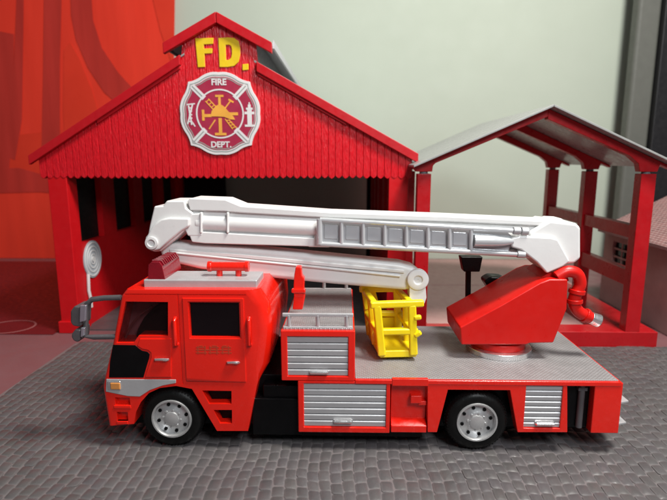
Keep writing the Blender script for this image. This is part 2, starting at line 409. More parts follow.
# barge boards
def board(p0, p1, wz, y0, y1, name, mm):
    q = MB(); q.hull8([(p0[0], y0, p0[1]-wz), (p0[0], y1, p0[1]-wz), (p0[0], y1, p0[1]), (p0[0], y0, p0[1])],
                      [(p1[0], y0, p1[1]-wz), (p1[0], y1, p1[1]-wz), (p1[0], y1, p1[1]), (p1[0], y0, p1[1])]); return q.build(name, mm, st, bevel=.03)
for sg in (-1, 1):
    xe = SC+sg*9.75
    board((SC+sg*1.85, zslope(SC+sg*1.85)+.10), (xe, zslope(xe)+.10), .46, YS-.28, YS-.02, 'barge_board', 'trim_red')
    xm = SC+sg*6.2
    board((SC+sg*1.9, zslope(SC+sg*1.9)-.30), (xm, zslope(xm)-.30), .20, YS-.13, YS-.015, 'barge_board', 'trim_red')
    xe = SC+sg*2.62
    board((SC+sg*.012, 15.98), (xe, 15.98-.53*2.62), .50, YS-.34, YS-.05, 'barge_board', 'trim_red')
# roofs
YB = 45.6
def sheet(p0, p1, th, y0, y1, q):
    q.hull8([(p0[0], y0, p0[1]), (p0[0], y1, p0[1]), (p0[0], y1, p0[1]+th), (p0[0], y0, p0[1]+th)],
            [(p1[0], y0, p1[1]), (p1[0], y1, p1[1]), (p1[0], y1, p1[1]+th), (p1[0], y0, p1[1]+th)])
q = MB()
for sg in (-1, 1):
    xe = SC+sg*9.75; sheet((SC+sg*1.7, zslope(SC+sg*1.7)+.03), (xe, zslope(xe)+.03), .10, YS-.02, YB, q)
    q.hull8(*[[(x, y, z) for x, z in ((SC+sg*9.3, zslope(SC+sg*9.3)-.35), (SC+sg*9.55, zslope(SC+sg*9.55)-.35), (SC+sg*9.55, zslope(SC+sg*9.55)-.02), (SC+sg*9.3, zslope(SC+sg*9.3)+.02))] for y in (YS+.3, YB)])
q.build('roof', 'roof_grey', st, bevel=.02)
q = MB()
for sg in (-1, 1): q.box(*sorted((SC+sg*1.55, SC+sg*1.82)), YS+.26, YB-.2, zslope(SC+1.8)-.2, 14.82)
vent = q.build('roof_vent', 'roof_grey_dark', st, bevel=.02)
q = MB()
for sg in (-1, 1):
    sheet((SC+sg*.01, 15.86), (SC+sg*2.62, 15.86-.53*2.62), .14, YS-.05, YB, q)
    for k in range(7):
        y = YS+1.2+k*2.7
        sheet((SC+sg*.2, 15.86-.53*.2+.14), (SC+sg*2.55, 15.86-.53*2.55+.14), .08, y, y+.12, q)
for sg in (-1, 1):
    xe = SC+sg*2.62; ze_ = 15.86-.53*2.62
    q.box(*sorted((xe-sg*.02, xe+sg*.08)), YS+.05, YB, ze_-.10, ze_+.16); q.box(*sorted((xe, xe+sg*.05)), YS+.1, YB, ze_+.16, ze_+(.3 if sg > 0 else .18))
q.build('vent_roof', 'roof_pale', vent, bevel=.02)
# walls
def side_wall(x0, x1, inner):
    q = MB(); wins = [(26.95, 29.6), (31.3, 34.2), (35.7, 38.4), (39.9, 42.6)]
    q.box(x0, x1, YS+.3, YB-.1, TZ, 4.62); q.box(x0, x1, YS+.3, YB-.1, 8.25, 9.0)
    edges = [YS+.3]+[e for w_ in wins for e in w_]+[YB-.1]
    for i in range(0, len(edges), 2): q.box(x0, x1, edges[i], edges[i+1], 4.61, 8.26)
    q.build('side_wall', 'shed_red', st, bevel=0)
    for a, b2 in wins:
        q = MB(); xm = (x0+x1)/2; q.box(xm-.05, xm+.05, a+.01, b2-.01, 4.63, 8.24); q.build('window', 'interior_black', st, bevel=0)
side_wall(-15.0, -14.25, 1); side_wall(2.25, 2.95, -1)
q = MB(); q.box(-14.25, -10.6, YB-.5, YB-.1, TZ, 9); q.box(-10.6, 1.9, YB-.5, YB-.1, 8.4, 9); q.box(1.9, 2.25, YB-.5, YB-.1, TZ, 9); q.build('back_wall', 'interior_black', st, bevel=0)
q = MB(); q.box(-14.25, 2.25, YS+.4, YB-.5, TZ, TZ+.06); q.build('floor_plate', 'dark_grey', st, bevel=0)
for x0, x1 in ((-15.2, -14.22), (2.2, 3.17)):
    q = MB(); q.box(x0, x1, YS+.03, YS+1.0, TZ, zb+.6); q.build('post', 'shed_red', st, bevel=.03)
    q = MB(); q.box(x0-.1, x1+.1, YS-.12, YS+1.1, TZ, .55); q.build('plinth', 'shed_red', st, bevel=.04)
# hose reel on the inner left wall
YR = 27.9; rx = -14.24
rc = at(91.5, 259, YR)[1]
def wdisc(q, r0, r1, x, th, n=40):
    for k in range(n):
        a0, a1 = 2*math.pi*k/n, 2*math.pi*(k+1)/n
        P = [(YR+r*math.cos(a)*.95, rc+r*math.sin(a)) for a, r in ((a0, r0), (a0, r1), (a1, r1), (a1, r0))]
        if r0 < .001: P = [P[0], P[1], P[2]]
        q.prismx(P, x, x+th)
q = MB(); wdisc(q, 0, 1.05, rx+.004, .05); reel = q.build('hose_reel', 'reel_grey', st, bevel=0)
q = MB()
for r in (.24, .46, .68, .9): wdisc(q, r, r+.07, rx+.056, .03)
wdisc(q, 0, .16, rx+.056, .05)
q.tube([(rx+.09, YR-.75, rc-.7), (rx+.09, YR-.85, rc-1.6), (rx+.09, YR-.72, rc-2.1), (rx+.09, YR-.72, rc-2.6)], .09, 8)
q.build('hose_coil', 'sign_white', reel, bevel=0)
# FD. lettering
q = MB(); yl = YS-.06
def zz(l): return pts([(185+a/8.89, 30+b_/8.89) for a, b_ in l], YS)
q.prism(zz([(92, 75), (255, 70), (252, 125), (168, 130), (170, 166), (245, 163), (243, 209), (174, 212), (180, 330), (116, 333)]), yl, YS+.05)
Do = [(298, 72), (380, 66), (440, 72), (478, 100), (492, 160), (492, 220), (478, 285), (440, 320), (380, 330), (308, 330)]
Di = [(362, 135), (385, 132), (402, 136), (412, 148), (418, 175), (418, 215), (412, 245), (402, 258), (388, 266), (366, 268)]
q.ring(zz(Do), zz(Di), yl, YS+.05)
q.prism(zz([(512, 305), (565, 300), (566, 355), (512, 360)]), yl, YS+.05)
q.build('lettering', 'sign_yellow', st, bevel=.02)
# badge
bx, bz = at(220.5, 114, YS); BR = 2.03
def rad(th):
    d = abs(((math.degrees(th)+45) % 90)-45); T = [(0, .97), (10, .99), (20, .985), (32, .965), (40, 1.0), (45, 1.06)]
    for (a, r0), (b2, r1) in zip(T, T[1:]):
        if d <= b2: return r0+(r1-r0)*(d-a)/(b2-a)
    return 1.06
def shape(k, n=96, r=rad): return [(bx+BR*k*r(2*math.pi*i/n)*math.cos(2*math.pi*i/n), bz+BR*k*r(2*math.pi*i/n)*math.sin(2*math.pi*i/n)) for i in range(n)]
one = lambda t_: 1
q = MB(); q.prism(shape(1), YS-.10, YS+.02); badge = q.build('badge', 'sign_white', st, bevel=.015)
q = MB(); q.ring(shape(.935), shape(.91), YS-.108, YS-.101); q.ring(shape(.865), shape(.845), YS-.112, YS-.101); q.build('outline', 'sign_grey', badge, bevel=0)
q = MB(); q.prism(shape(.885), YS-.106, YS-.101); q.build('field', 'sign_crimson', badge, bevel=0)
def fan(q, k0, k1, a0, a1, y0, y1): pass
q = MB()
for k in range(4):
    a = math.pi/4+k*math.pi/2; d = Vector((math.cos(a), 0, math.sin(a))); c = Vector((bx, YS-.112, bz))
    q.bar(c+d*BR*.52, c+d*BR*.93, .26, .012, up=(0, 1, 0))
q.ring(shape(.585, 64, one), shape(.55, 64, one), YS-.122, YS-.107)
# ladder emblem and hydrant
def P2(dx, dz): return (bx+dx*BR, YS-.113, bz+dz*BR)
def line(q, a, b2, w, y=.012):
    j = random.uniform(-.004, .004); (x0, y0, z0), (x1_, y1, z1) = P2(*a), P2(*b2); q.bar((x0, y0+j, z0), (x1_, y1+j, z1), w*BR, y, up=(0, 1, 0))
line(q, (-.76, .2), (-.70, -.26), .035); line(q, (-.66, .22), (-.80, -.24), .035); line(q, (-.80, .22), (-.60, .24), .03)
for k in range(5): line(q, (-.76, .14-k*.08), (-.68, .14-k*.08), .03)
line(q, (-.68, -.2), (-.62, -.3), .03)
line(q, (.72, .1), (.72, -.26), .11); line(q, (.60, -.28), (.84, -.28), .05); line(q, (.60, .02), (.84, .02), .06); line(q, (.64, .12), (.80, .12), .05); line(q, (.72, .12), (.72, .22), .07); line(q, (.72, .22), (.72, .27), .03)
q.build('white_marks', 'sign_white', badge, bevel=0)
q = MB()
for k in range(4):
    a = math.pi/4+k*math.pi/2; d = Vector((math.cos(a), 0, math.sin(a))); c = Vector((bx, YS-.12, bz))
    q.bar(c+d*BR*.585, c+d*BR*.92, .05, .012, up=(0, 1, 0))
split(q, 'groove', 'sign_grey', badge, bevel=0)
q = MB()
dome = [(-.22, -.03)]+[(-.20+.40*i/10, .02+.20*math.sin(math.pi*(i+.8)/11.6)) for i in range(11)]+[(.33, -.07), (.36, -.14), (.25, -.13), (.1, -.07), (-.1, -.06), (-.22, -.06)]
q.prism([(bx+a*BR, bz+b2*BR) for a, b2 in dome], YS-.13, YS-.107)
line(q, (0, .2), (0, .42), .06); line(q, (-.10, .42), (.10, .42), .05); line(q, (0, -.1), (0, -.46), .08); line(q, (-.14, -.48), (.14, -.48), .06)
line(q, (-.2, -.04), (-.42, -.04), .07); line(q, (-.41, .10), (-.41, -.16), .06); line(q, (.2, .0), (.44, 0), .07)
for dx in (0, .09):
    line(q, (-.34+dx*.8, .30+dx*.6), (-.14+dx*.6, .08+dx*.9), .025); line(q, (.12+dx, -.12-dx*.2), (.30+dx, -.36+dx*.3), .025)
for k in range(4): line(q, (-.32+k*.06, .28-k*.065), (-.25+k*.06, .34-k*.065), .02); line(q, (.15+k*.05, -.16-k*.055), (.24+k*.05, -.14-k*.055), .02)
line(q, (.12, .12), (.28, .32), .03); line(q, (.22, .34), (.34, .27), .04); line(q, (-.12, -.14), (-.28, -.36), .03)
q.build('gold_emblem', 'sign_gold', badge, bevel=0)
text('badge_word', 'FIRE', .41, (bx, YS-.113, bz+.735*BR), 'sign_white', badge, offset=.012)
text('badge_word', 'DEPT.', .40, (bx, YS-.113, bz-.735*BR), 'sign_white', badge, offset=.012)

# ================================================================== carport
YC = 24.4
cp = thing('carport', 'open red carport with grey pitched roof to the right of the fire station', 'carport', (9, 30, TZ))
rows = [YC, 30.0, 35.4]; LX, RX = (3.42, 4.06), (13.85, 14.55)
APX, APZ, EL, ER = 9.35, 11.42, 3.15, 15.35
zE = 8.72
sl, sr = (APZ-zE)/(APX-EL), (APZ-zE)/(ER-APX)
zroof = lambda x: APZ-sl*(APX-x) if x < APX else APZ-sr*(x-APX)
for y in rows:
    for x0, x1 in (LX, RX):
        q = MB(); q.box(x0, x1, y, y+.6, .68, 8.42); po = q.build('post', 'carport_red', cp, bevel=.03)
        q = MB(); q.tube([((x0+x1)/2, y+.3, 8.41), ((x0+x1)/2, y+.3, 8.6)], .2, 16); q.build('collar', 'roof_grey_dark', po, bevel=.02)
    for sg in (-1, 1):
        q = MB(); th = .30 if sg < 0 else .42; xe = EL+.1 if sg < 0 else ER-.1
        xi = LX[1]+.05 if sg < 0 else RX[0]-.05
        xo = LX[0]-.05 if sg < 0 else RX[1]+.05
        hk = .15 if sg < 0 else .55
        poly = [(APX, APZ-.02), (APX, APZ-th-.08), (xi-sg*hk, zroof(xi-sg*hk)-th+.02), (xi-sg*.2*hk, zroof(xi)-th-.02-.12*hk), (xi, 8.52), (xo, 8.52), (xo+sg*.1, zroof(xo)-.2), (xe, zroof(xe)-.14), (xe, zroof(xe)-.02)]
        q.prism(poly, y+.06, y+.5); q.build('rafter', 'carport_red', cp, bevel=.025)
q = MB()
sheet((EL, zE), (APX, APZ), .11, YC-.55, rows[2]+.9, q); qo = q.build('roof', 'roof_grey', cp, bevel=.025)
q = MB(); sheet((APX+.005, APZ), (ER, zE), .11, YC-.55, rows[2]+.9, q); q.build('roof', 'roof_grey', cp, bevel=.025)
for va, vb in ((226, 239), (271, 287)):
    z1 = at(634, va, YC+.3)[1]; z0 = at(634, vb, YC+.3)[1]
    for a, b2 in ((rows[0]+.6, rows[1]), (rows[1]+.6, rows[2])):
        q = MB(); q.box(RX[0]+.1, RX[1]-.12, a, b2, z0, z1); q.build('rail', 'carport_red', cp, bevel=.03)
q = MB(); q.box(3.2, 15.45, YC-.02, YC+1.15, TZ, .7); q.box(13.3, 15.45, YC+1.14, 36.4, TZ, .7); q.box(3.2, 4.3, YC+1.14, 36.4, TZ, .7); q.build('base_plate', 'carport_red', cp, bevel=.04)
q = MB(); q.box(4.31, 13.29, YC+1.16, 36.3, TZ+.01, TZ+.16); q.build('floor_plate', 'pale_pink', cp, bevel=.02)  # added floor, pale in place of the bright reflecting table

# ================================================================== fire truck
T0, T1 = 14.84, 20.0
TM = (T0+T1)/2
tr = thing('fire_truck', 'red toy aerial ladder fire truck with white folded boom', 'toy truck', (.5, TM, 0))
Pn = lambda l: pts(l, T0)
Rn = lambda *a: rct(*a, T0)
# chassis
q = MB(); q.box(-7.0, 8.0, T0+.75, T1-.75, .42, 2.2); q.box(-2.6, -1.3, T0+.35, T1-.35, .5, 2.0); q.box(-6.9, -3.6, T0+.9, T1-.9, .42, 2.3)
q.box(-1.4, 2.5, T0+.35, T1-.35, .26, .62); q.box(-2.95, -1.35, T0+.25, T1-.3, .34, 1.6); q.box(6.85, 7.85, T0+.3, T1-.3, .7, 2.3); q.build('chassis', 'black_plastic', tr, bevel=.04)
# cab body
arch = [(134, 424), (136, 412), (141, 402), (149, 393), (160, 388), (176, 386), (192, 389)]
front = [(126, 289.5), (121, 296), (112.5, 342), (104.2, 377), (102.5, 388), (105, 404), (108.5, 426)]
back = [(217, 431), (248, 431), (257, 385), (268, 366), (271, 332), (268.5, 304), (259, 290)]
q = MB(); q.prism(Pn(front+arch+back), T0, T1)
fx0, fx1 = Pn([(124, 289)])[0][0]+.25, Pn([(258, 290)])[0][0]
def is_front(a, b2):
    if abs(a.y-b2.y) > .01: return False
    if a.x < -6.3 and b2.x < -6.3 and not (a.x > -7.3 and a.z < .9 and b2.x > -7.3): 
        return a.z > .6 and min(a.x, b2.x) < -6.6 and max(a.x, b2.x) < -6.55 and not (max(a.x, b2.x) > -6.9 and max(a.z, b2.z) < 1.2)
    return False
def is_back(a, b2): return abs(a.y-b2.y) < .01 and a.x > -3.15 and b2.x > -3.15 and a.z > 1.8 and b2.z > 1.8
def is_top(a, b2): return abs(a.y-b2.y) < .01 and a.z > 5.0 and b2.z > 5.0
q.round_edges(is_back, .38, 5)
q.round_edges(is_front, .24, 5)
q.round_edges(is_top, .10, 3)
fwin = [(125.5, 301.5), (168, 302), (168, 336), (138.5, 336), (133.5, 343), (116.5, 343)]
rwin = Rn(190, 302.5, 239.6, 337)
c_ = MB(); c_.prism(Pn(fwin), T0-1, T1+1); q.cut(c_)
c_ = MB(); c_.box(rwin[0], rwin[1], T0-1, T0+.14, rwin[2], rwin[3]); q.cut(c_)
c_ = MB()
for poly in ([(202, 390.5), (231.5, 391), (231.5, 404), (209, 404)], [(213.5, 410), (232, 410), (232, 423.5), (220, 423.5)]): c_.prism(Pn(poly), T0-1, T0+.45)
for r in ((115, 397.5, 130, 405), (117, 412, 128, 421)):
    a = Rn(*r); c_.box(a[0], a[1], T0-1, T0+.16, a[2], a[3])
q.cut(c_)
c_ = MB()
a = Rn(179.3, 294, 181, 384); c_.box(a[0], a[1], T0-1, T0+.035, a[2], a[3])
a = Rn(121, 294.2, 246, 295.2); c_.box(a[0], a[1], T0-1, T0+.03, a[2], a[3])
q.cut(c_)
cab = q.build('cab', 'truck_red', tr, bevel=.018, seg=2, ang=40)
q = MB(); q.prism(Pn([(203, 391), (231, 391.5), (231, 403.5), (209.5, 403.5)]), T0+.32, T0+.4); q.prism(Pn([(214.5, 410.5), (231.5, 410.5), (231.5, 423), (220.5, 423)]), T0+.32, T0+.4); split(q, 'step_well', 'black_plastic', cab, bevel=0)
q = MB(); q.prism(Pn([(126, 302), (168.3, 301.8), (168.3, 336.3), (138.5, 336.3), (134, 343.3), (116.3, 343.3)]), T0+.10, T0+.13); q.build('side_window', 'clear_glass', tr, bevel=0)
q = MB(); q.prism(Pn([(127, 344.5), (130, 335), (136, 324), (145, 314), (156, 306), (170, 300), (170, 340), (136, 345)]), T0+.5, T1-1.2); q.build('cab_interior', 'interior_black', cab, bevel=.15, seg=3)
q = MB(); q.box(rwin[0]-.02, rwin[1]+.02, T0+.10, T0+.137, rwin[2]-.02, rwin[3]+.02); q.build('side_window', 'dark_glass', tr, bevel=0)
q = MB(); q.tube([(x, T0+.45, z) for x, z in pts([(124.5, 341), (127, 334), (132.5, 323.5), (141, 313.5), (152, 306)], T0+.45)], .035, 8); q.build('trim_reflection', 'print_pale', cab, bevel=0)  # pale tube shaped as the reflected trim line in the glass
# windscreen on the cab front
q = MB(); a = Pn([(119.6, 304), (113.2, 339)])
q.hull8([(a[0][0]-.04, T0+.4, a[0][1]), (a[0][0]-.04, T1-.4, a[0][1]), (a[1][0]-.04, T1-.4, a[1][1]), (a[1][0]-.04, T0+.4, a[1][1])], [(a[0][0]+.06, T0+.4, a[0][1]), (a[0][0]+.06, T1-.4, a[0][1]), (a[1][0]+.06, T1-.4, a[1][1]), (a[1][0]+.06, T0+.4, a[1][1])])
q.build('windscreen', 'clear_glass', tr, bevel=0)
q = MB(); q.prism(Pn([(114, 346), (121, 303), (156, 303), (140, 346)]), T0+.75, T0+.85); q.build('pane_backing', 'backing_pale', cab, bevel=0)  # added pale plate that lightens the side glass from behind
# doors
def handle(u0, u1, v, parent):
    q = MB(); x0, z = at(u0, v, T0); x1, _ = at(u1, v, T0)
    q.tube([(x0, T0-.03, z), (x0+.05, T0-.09, z), ((x0+x1)/2, T0-.11, z+.015), (x1-.06, T0-.09, z), (x1, T0-.03, z-.02)], .038, 10, rs=[.02, .038, .042, .046, .03]); q.build('handle', 'chrome', parent, bevel=0)
q = MB(); q.prism(Pn([(137.5, 345.5), (140, 338.5), (171.5, 338.5), (171.5, 377), (145.5, 377), (148.5, 367), (151.5, 357), (151.3, 352.5), (148.5, 350), (142.5, 348.7)]), T0-.035, T0+.05)
d1 = q.build('door', 'truck_red', tr, bevel=.02); handle(155, 169, 358.5, d1)
q = MB(); q.ringr(Rn(184.5, 298, 245, 381.5), Rn(189, 301.5, 240.6, 338), T0-.04, T0+.05)
d2 = q.build('door', 'truck_red', tr, bevel=.022); handle(227, 239.5, 361.5, d2)
q = MB()
for u0 in (197, 209, 221):
    for dx, dz, w, h in ((0, 0, .36, .035), (0, .08, .30, .035), (0, -.09, .34, .035), (-.1, 0, .035, .26), (.09, .0, .035, .28), (0, .13, .12, .03)):
        x, z = at(u0+5, 349.5, T0); dx += random.uniform(-.02, .02)
        q.box(x+dx-w/2, x+dx+w/2, T0-.046-.0006*random.random(), T0-.035, z+dz-h/2, z+dz+h/2)
q.build('worn_lettering', 'worn_gold', d2, bevel=0)
for u in (175.2, 249.2):
    q = MB(); x, z1 = at(u, 318, T0); _, z0 = at(u, 345, T0)
    q.tube([(x, T0, z1), (x, T0-.10, z1-.05), (x, T0-.11, (z0+z1)/2), (x, T0-.10, z0+.05), (x, T0, z0)], .06, 10); q.build('grab_bar', 'truck_red', tr, bevel=0)
# black corner panel, silver band, lamp
q = MB(); q.prism(Pn([(113, 344.8), (135.5, 345.2), (138.5, 348), (142, 350.6), (147.5, 351.8), (149.8, 354), (149.3, 358), (146.5, 367), (143.5, 377.6), (109, 377.6), (110, 362)]), T0-.012, T0+.1); q.build('corner_panel', 'black_plastic', tr, bevel=.012)
q = MB(); q.prism(Pn([(106.5, 379), (176, 379.6), (176, 383), (163, 385.4), (150, 390), (140, 396.5), (128, 396), (106, 391.5)]), T0-.022, T0+.1); band = q.build('silver_band', 'silver', tr, bevel=.015)
q = MB(); a = Rn(107.5, 380.5, 121.5, 390); q.box(*a[:2], T0-.05, T0+.05, *a[2:]); hl = q.build('headlight', 'chrome', tr, bevel=.05, seg=3)
q = MB(); a = Rn(111, 382, 121, 389); q.box(*a[:2], T0-.075, T0, *a[2:]); q.build('indicator_lens', 'amber', hl, bevel=.04, seg=3)
q = MB(); q.box(-7.62, -7.50, T0+.5, T1-.5, .95, 1.75); q.build('front_grille', 'black_plastic', tr, bevel=.03)
q = MB(); a = Rn(117, 421, 128, 424); q.box(*a[:2], T0-.03, T0+.1, *a[2:]); a = Rn(114, 405.5, 131, 408.5); q.box(*a[:2], T0-.025, T0+.1, *a[2:]); split(q, 'bumper_lip', 'truck_red', cab, bevel=.015)
# mirrors
q = MB(); YM = T0+.1
pa = lambda l: [(x, YM, z) for x, z in pts(l, YM)]
q.tube(pa([(121, 297.5), (104, 298), (92, 299.5), (87, 304), (86, 318), (85.5, 336), (94, 337), (117, 336.6)]), .085, 10); mb = q.build('mirror_bracket', 'dark_grey', tr, bevel=0)
for v0, v1, ua, ub in ((303.5, 324.5, 75, 86.5), (326, 339.5, 76, 85)):
    q = MB(); P = pts([(ua+4, v0), (ub, v0+1), (ub-.6, v1-2), (ub-3, v1), (ua+2, v1-1.5), (ua, v1-5), (ua, v0+5)], YM)
    q.prism(P, YM-.28, YM+.35); mo = q.build('mirror', 'dark_grey', tr, bevel=.07, seg=3)
    q = MB(); P = pts([(ua+5, v0+2), (ub-.5, v0+2), (ub-1.2, v1-3.5), (ua+4.5, v1-2)], YM-.3); q.prism(P, YM-.31, YM-.2); q.build('mirror_glass', 'mirror_face', mo, bevel=.02)
# roof gear
zr0 = 5.20
x0 = at(143.5, 285, 15.15)[0]; x1 = at(257, 285, 15.15)[0]
q = MB(); q.box(x0, x1, 15.15, 16.45, zr0-.02, zr0+.25); pf = q.build('roof_platform', 'silver', tr, bevel=.04)
q = MB(); a = rct(148, 262, 163, 281, 15.2)
q.prism([(a[0]-.02, zr0+.24), (a[1]+.05, zr0+.24), (a[1]-.02, a[3]-.12), (a[1]-.10, a[3]), (a[0]+.12, a[3]), (a[0]+.02, a[3]-.1)], 15.2, 16.8)
for k in range(9): q.prism([(a[0]+.10, a[3]-.01), (a[1]-.09, a[3]-.01), (a[1]-.0, a[3]-.13), (a[1]+.03, a[3]-.13), (a[1]-.07, a[3]+.035), (a[0]+.09, a[3]+.035)], 15.3+k*.165, 15.38+k*.165)
q.build('beacon', 'beacon_red', tr, bevel=.03)
q = MB(); xa, zc = at(208, 266.3, 15.75); xb, _ = at(249, 266.3, 15.75)
q.tube([(xa, 15.75, zc), (xa+.12, 15.75, zc), (xa+.121, 15.75, zc), (xb-.121, 15.75, zc), (xb-.12, 15.75, zc), (xb, 15.75, zc)], .16, 20, rs=[.17, .17, .145, .145, .17, .17])
for u in (219.5, 238.5):
    x, _ = at(u, 272, 15.75); q.tube([(x, 15.75, zr0+.24), (x, 15.75, zc-.05)], .10, 14)
q.build('siren', 'truck_red', tr, bevel=.02)

# wheels
def wheel(cx, cy, R, side):
    s = side
    wh = bpy.data.objects.new('wheel', None); COL.objects.link(wh); wh.empty_display_size = .5
    wh.parent = tr; wh.location = Vector((cx, cy, R))-origin(tr)
    q = MB(); w = .72
    prof = [(R*.62, 0), (R*.70, -.03), (R*.86, -.02), (R*.95, .05), (R, .16), (R, w-.16), (R*.95, w-.05), (R*.62, w), (R*.58, w*.5)]
    q.lathe([(r, y*s) for r, y in prof], (cx, cy, R), 56)
    for k in range(56):                                     # tread blocks
        a = 2*math.pi*(k+.5)/56
        d = Vector((math.cos(a), 0, math.sin(a))); c = Vector((cx, cy+s*.16, R))+d*(R+.004)
        q.bar(c, c+Vector((0, s*.4, 0)), .06, .02, up=d)
        c = Vector((cx, cy+s*.035, R))+d*(R*.935); q.bar(c, c+Vector((0, s*.04, 0)), .035, .05, up=d)
    q.build('tyre', 'rubber', wh, bevel=0, ang=50)
    q = MB(); rr = R*.665
    prof = [(rr, .0), (rr*.97, -.055), (rr*.90, -.055), (rr*.86, .0), (rr*.84, .10), (rr*.62, .08), (rr*.50, .02), (rr*.36, .0), (rr*.34, -.04), (rr*.2, -.07), (.002, -.07), (.002, .3), (rr, .3)]
    q.lathe([(r, y*s) for r, y in prof], (cx, cy, R), 48); q.build('rim', 'rim_metal', wh, bevel=0, ang=30)
    for k in range(8):
        a = 2*math.pi*(k+.3)/8; yy = sorted((cy+s*.055, cy+s*.10)); q = MB(); q.disc((cx+rr*.70*math.cos(a), R+rr*.70*math.sin(a)), rr*.085, yy[0], yy[1], 12); q.build('rim_hole', 'black_plastic', wh, bevel=0)
        a = 2*math.pi*(k+.8)/8; yy = sorted((cy-s*.02, cy+s*.06)); q = MB(); q.disc((cx+rr*.44*math.cos(a), R+rr*.44*math.sin(a)), rr*.05, yy[0], yy[1], 8); q.build('wheel_nut', 'rim_metal', wh, bevel=0)
wf, wr = at(171.3, 421, T0)[0], at(477.3, 424, T0)[0]
for x in (wf, wr):
    wheel(x, T0+.06, .98, 1); wheel(x, T1-.06, .98, -1)

dz = 2.40
# storage boxes with roller shutters
def shutter(r, n, hu, hv, name='shutter'):
    x0, x1, z0, z1 = r
    q = MB(); h = (z1-z0)/n
    for k in range(n):
        a = z0+k*h; q.prismx([(T0+.10, a+.004), (T0+.055, a+.02), (T0+.045, a+h-.04), (T0+.07, a+h-.012), (T0+.12, a+h-.004), (T0+.16, a+h-.004), (T0+.16, a+.004)], x0, x1)
    so = q.build(name, 'silver', tr, bevel=0)
    q = MB(); x, z = at(hu, hv, T0); q.tube([(x-.3, T0+.06, z), (x-.26, T0+.0, z), (x+.26, T0+.0, z), (x+.3, T0+.06, z)], .06, 10, rs=[.03, .06, .06, .03]); q.build('handle', 'chrome', so, bevel=0)
ub = Rn(281, 331, 355, 381); lb = Rn(298, 381.2, 390, 433)
us = Rn(287.5, 337, 348, 376.5); ls = Rn(304, 384, 386, 427.5)
q = MB(); q.box(ub[0]+.01, ub[1]-.01, T0+.2, T1, ub[2], ub[3]); q.ringr(ub, us, T0, T0+.25); q.build('storage_box', 'truck_red', tr, bevel=.03)
q = MB(); q.box(lb[0]+.01, lb[1]-.01, T0+.2, T1, lb[2], lb[3]-.01); q.ringr((lb[0], lb[1], lb[2], lb[3]-.01), ls, T0, T0+.25); q.build('storage_box', 'truck_red', tr, bevel=.03)
shutter(us, 6, 319, 372.3); shutter(ls, 7, 343, 421.7)
q = MB(); zt = ub[3]; q.box(ub[0]+.06, ub[1]-.06, T0+.12, T1-.12, zt-.02, zt+.05); q.build('top_tread', 'silver_tread', tr, bevel=.015)
for y in (T0+.22, T1-.25):
    q = MB(); xa, xb = ub[0]+.06, ub[1]-.08; zl = zt+.04; h = .40
    q.bar((xa-.02, y, zl+h), (xb+.02, y, zl+h), .12, .10)
    for x in (xa+.18, (xa+xb)/2, xb-.18): q.tube([(x, y, zl-.02), (x, y, zl+h)], .07, 10)
    q.bar((xa, y, zl+.02), (xb, y, zl+.02), .14, .05); q.build('guard_rail', 'silver', tr, bevel=.015)
# recessed bay with latch
ba = Rn(391, 374, 427.5, 433)
q = MB(); q.box(ba[0]+.02, ba[1], T0+.28, T0+.6, ba[2], dz-.17); q.box(ba[0]+.02, ba[1], T0-.035, T0+.10, dz-.20, dz+.035); q.prismx([(T0+.02, ba[2]), (T0+.3, ba[2]), (T0+.3, ba[2]+.38), (T0+.22, ba[2]+.36), (T0+.02, ba[2]+.22)], ba[0]+.02, ba[1]); q.build('equipment_bay', 'truck_red', tr, bevel=.02)
q = MB(); a = Rn(411, 397, 422, 404.5); q.box(a[0], a[1], T0+.06, T0+.3, a[2], a[3]); a2 = Rn(419, 403, 427, 407); q.box(a2[0], a2[1], T0+.1, T0+.3, a2[2], a2[3]); q.build('latch', 'truck_red', tr, bevel=.02)
# rear skirt with arch and side locker
sk = [(427.5, 382), (567.5, 383), (567.5, 432.5), (517.5, 432.5), (510, 390.5), (448, 390), (437, 432.5), (427.5, 432.5)]
q = MB(); q.prism(Pn(sk), T0, T0+.42)
c_ = MB(); rs_ = Rn(525, 386, 561.5, 428.5); c_.box(rs_[0], rs_[1], T0-1, T0+.14, rs_[2], rs_[3]); q.cut(c_)
q.build('side_skirt', 'truck_red', tr, bevel=.02)
shutter(rs_, 8, 545, 424)
q = MB(); q.prism(Pn(sk), T1-.42, T1); q.build('side_skirt', 'truck_red', tr, bevel=.02)
q = MB(); a = Rn(593, 383, 621, 433.5); q.box(a[0], a[1], T0, T1, a[2], a[3]); q.build('rear_block', 'truck_red', tr, bevel=.03)
q = MB(); xx = at(580, 400, T0+.3)[0]; q.tube([(xx, T0+.25, .75), (xx, T0+.25, 2.3)], .10, 12); q.box(xx-.14, xx+.14, T0+.16, T0+.36, 2.0, 2.12); q.build('rear_rod', 'dark_grey', tr, bevel=.01)
for v, dz in ((403.5, 0), (425, 0)):
    q = MB(); _, z = at(625, v, T0+.1); xe = a[1]
    q.hull8([(xe-.03, T0+.1, z-.03), (xe+.34, T0+.22, z-.03), (xe+.34, T1-.22, z-.03), (xe-.03, T1-.1, z-.03)], [(xe-.03, T0+.1, z+.03), (xe+.34, T0+.22, z+.03), (xe+.34, T1-.22, z+.03), (xe-.03, T1-.1, z+.03)]); q.build('rear_step', 'silver', tr, bevel=.01)
# deck
dz = 2.40
DX0, DX1 = ub[1]+.005, at(622, 379, T0)[0]
q = MB(); q.box(DX0, DX1, T0-.02, T1+.02, dz-.16, dz-.01); q.build('deck', 'truck_red', tr, bevel=.03)
q = MB(); q.box(DX0+.01, DX1-.06, T0+.06, T1-.06, dz-.02, dz+.02); q.build('deck_tread', 'silver_tread', tr, bevel=.012)

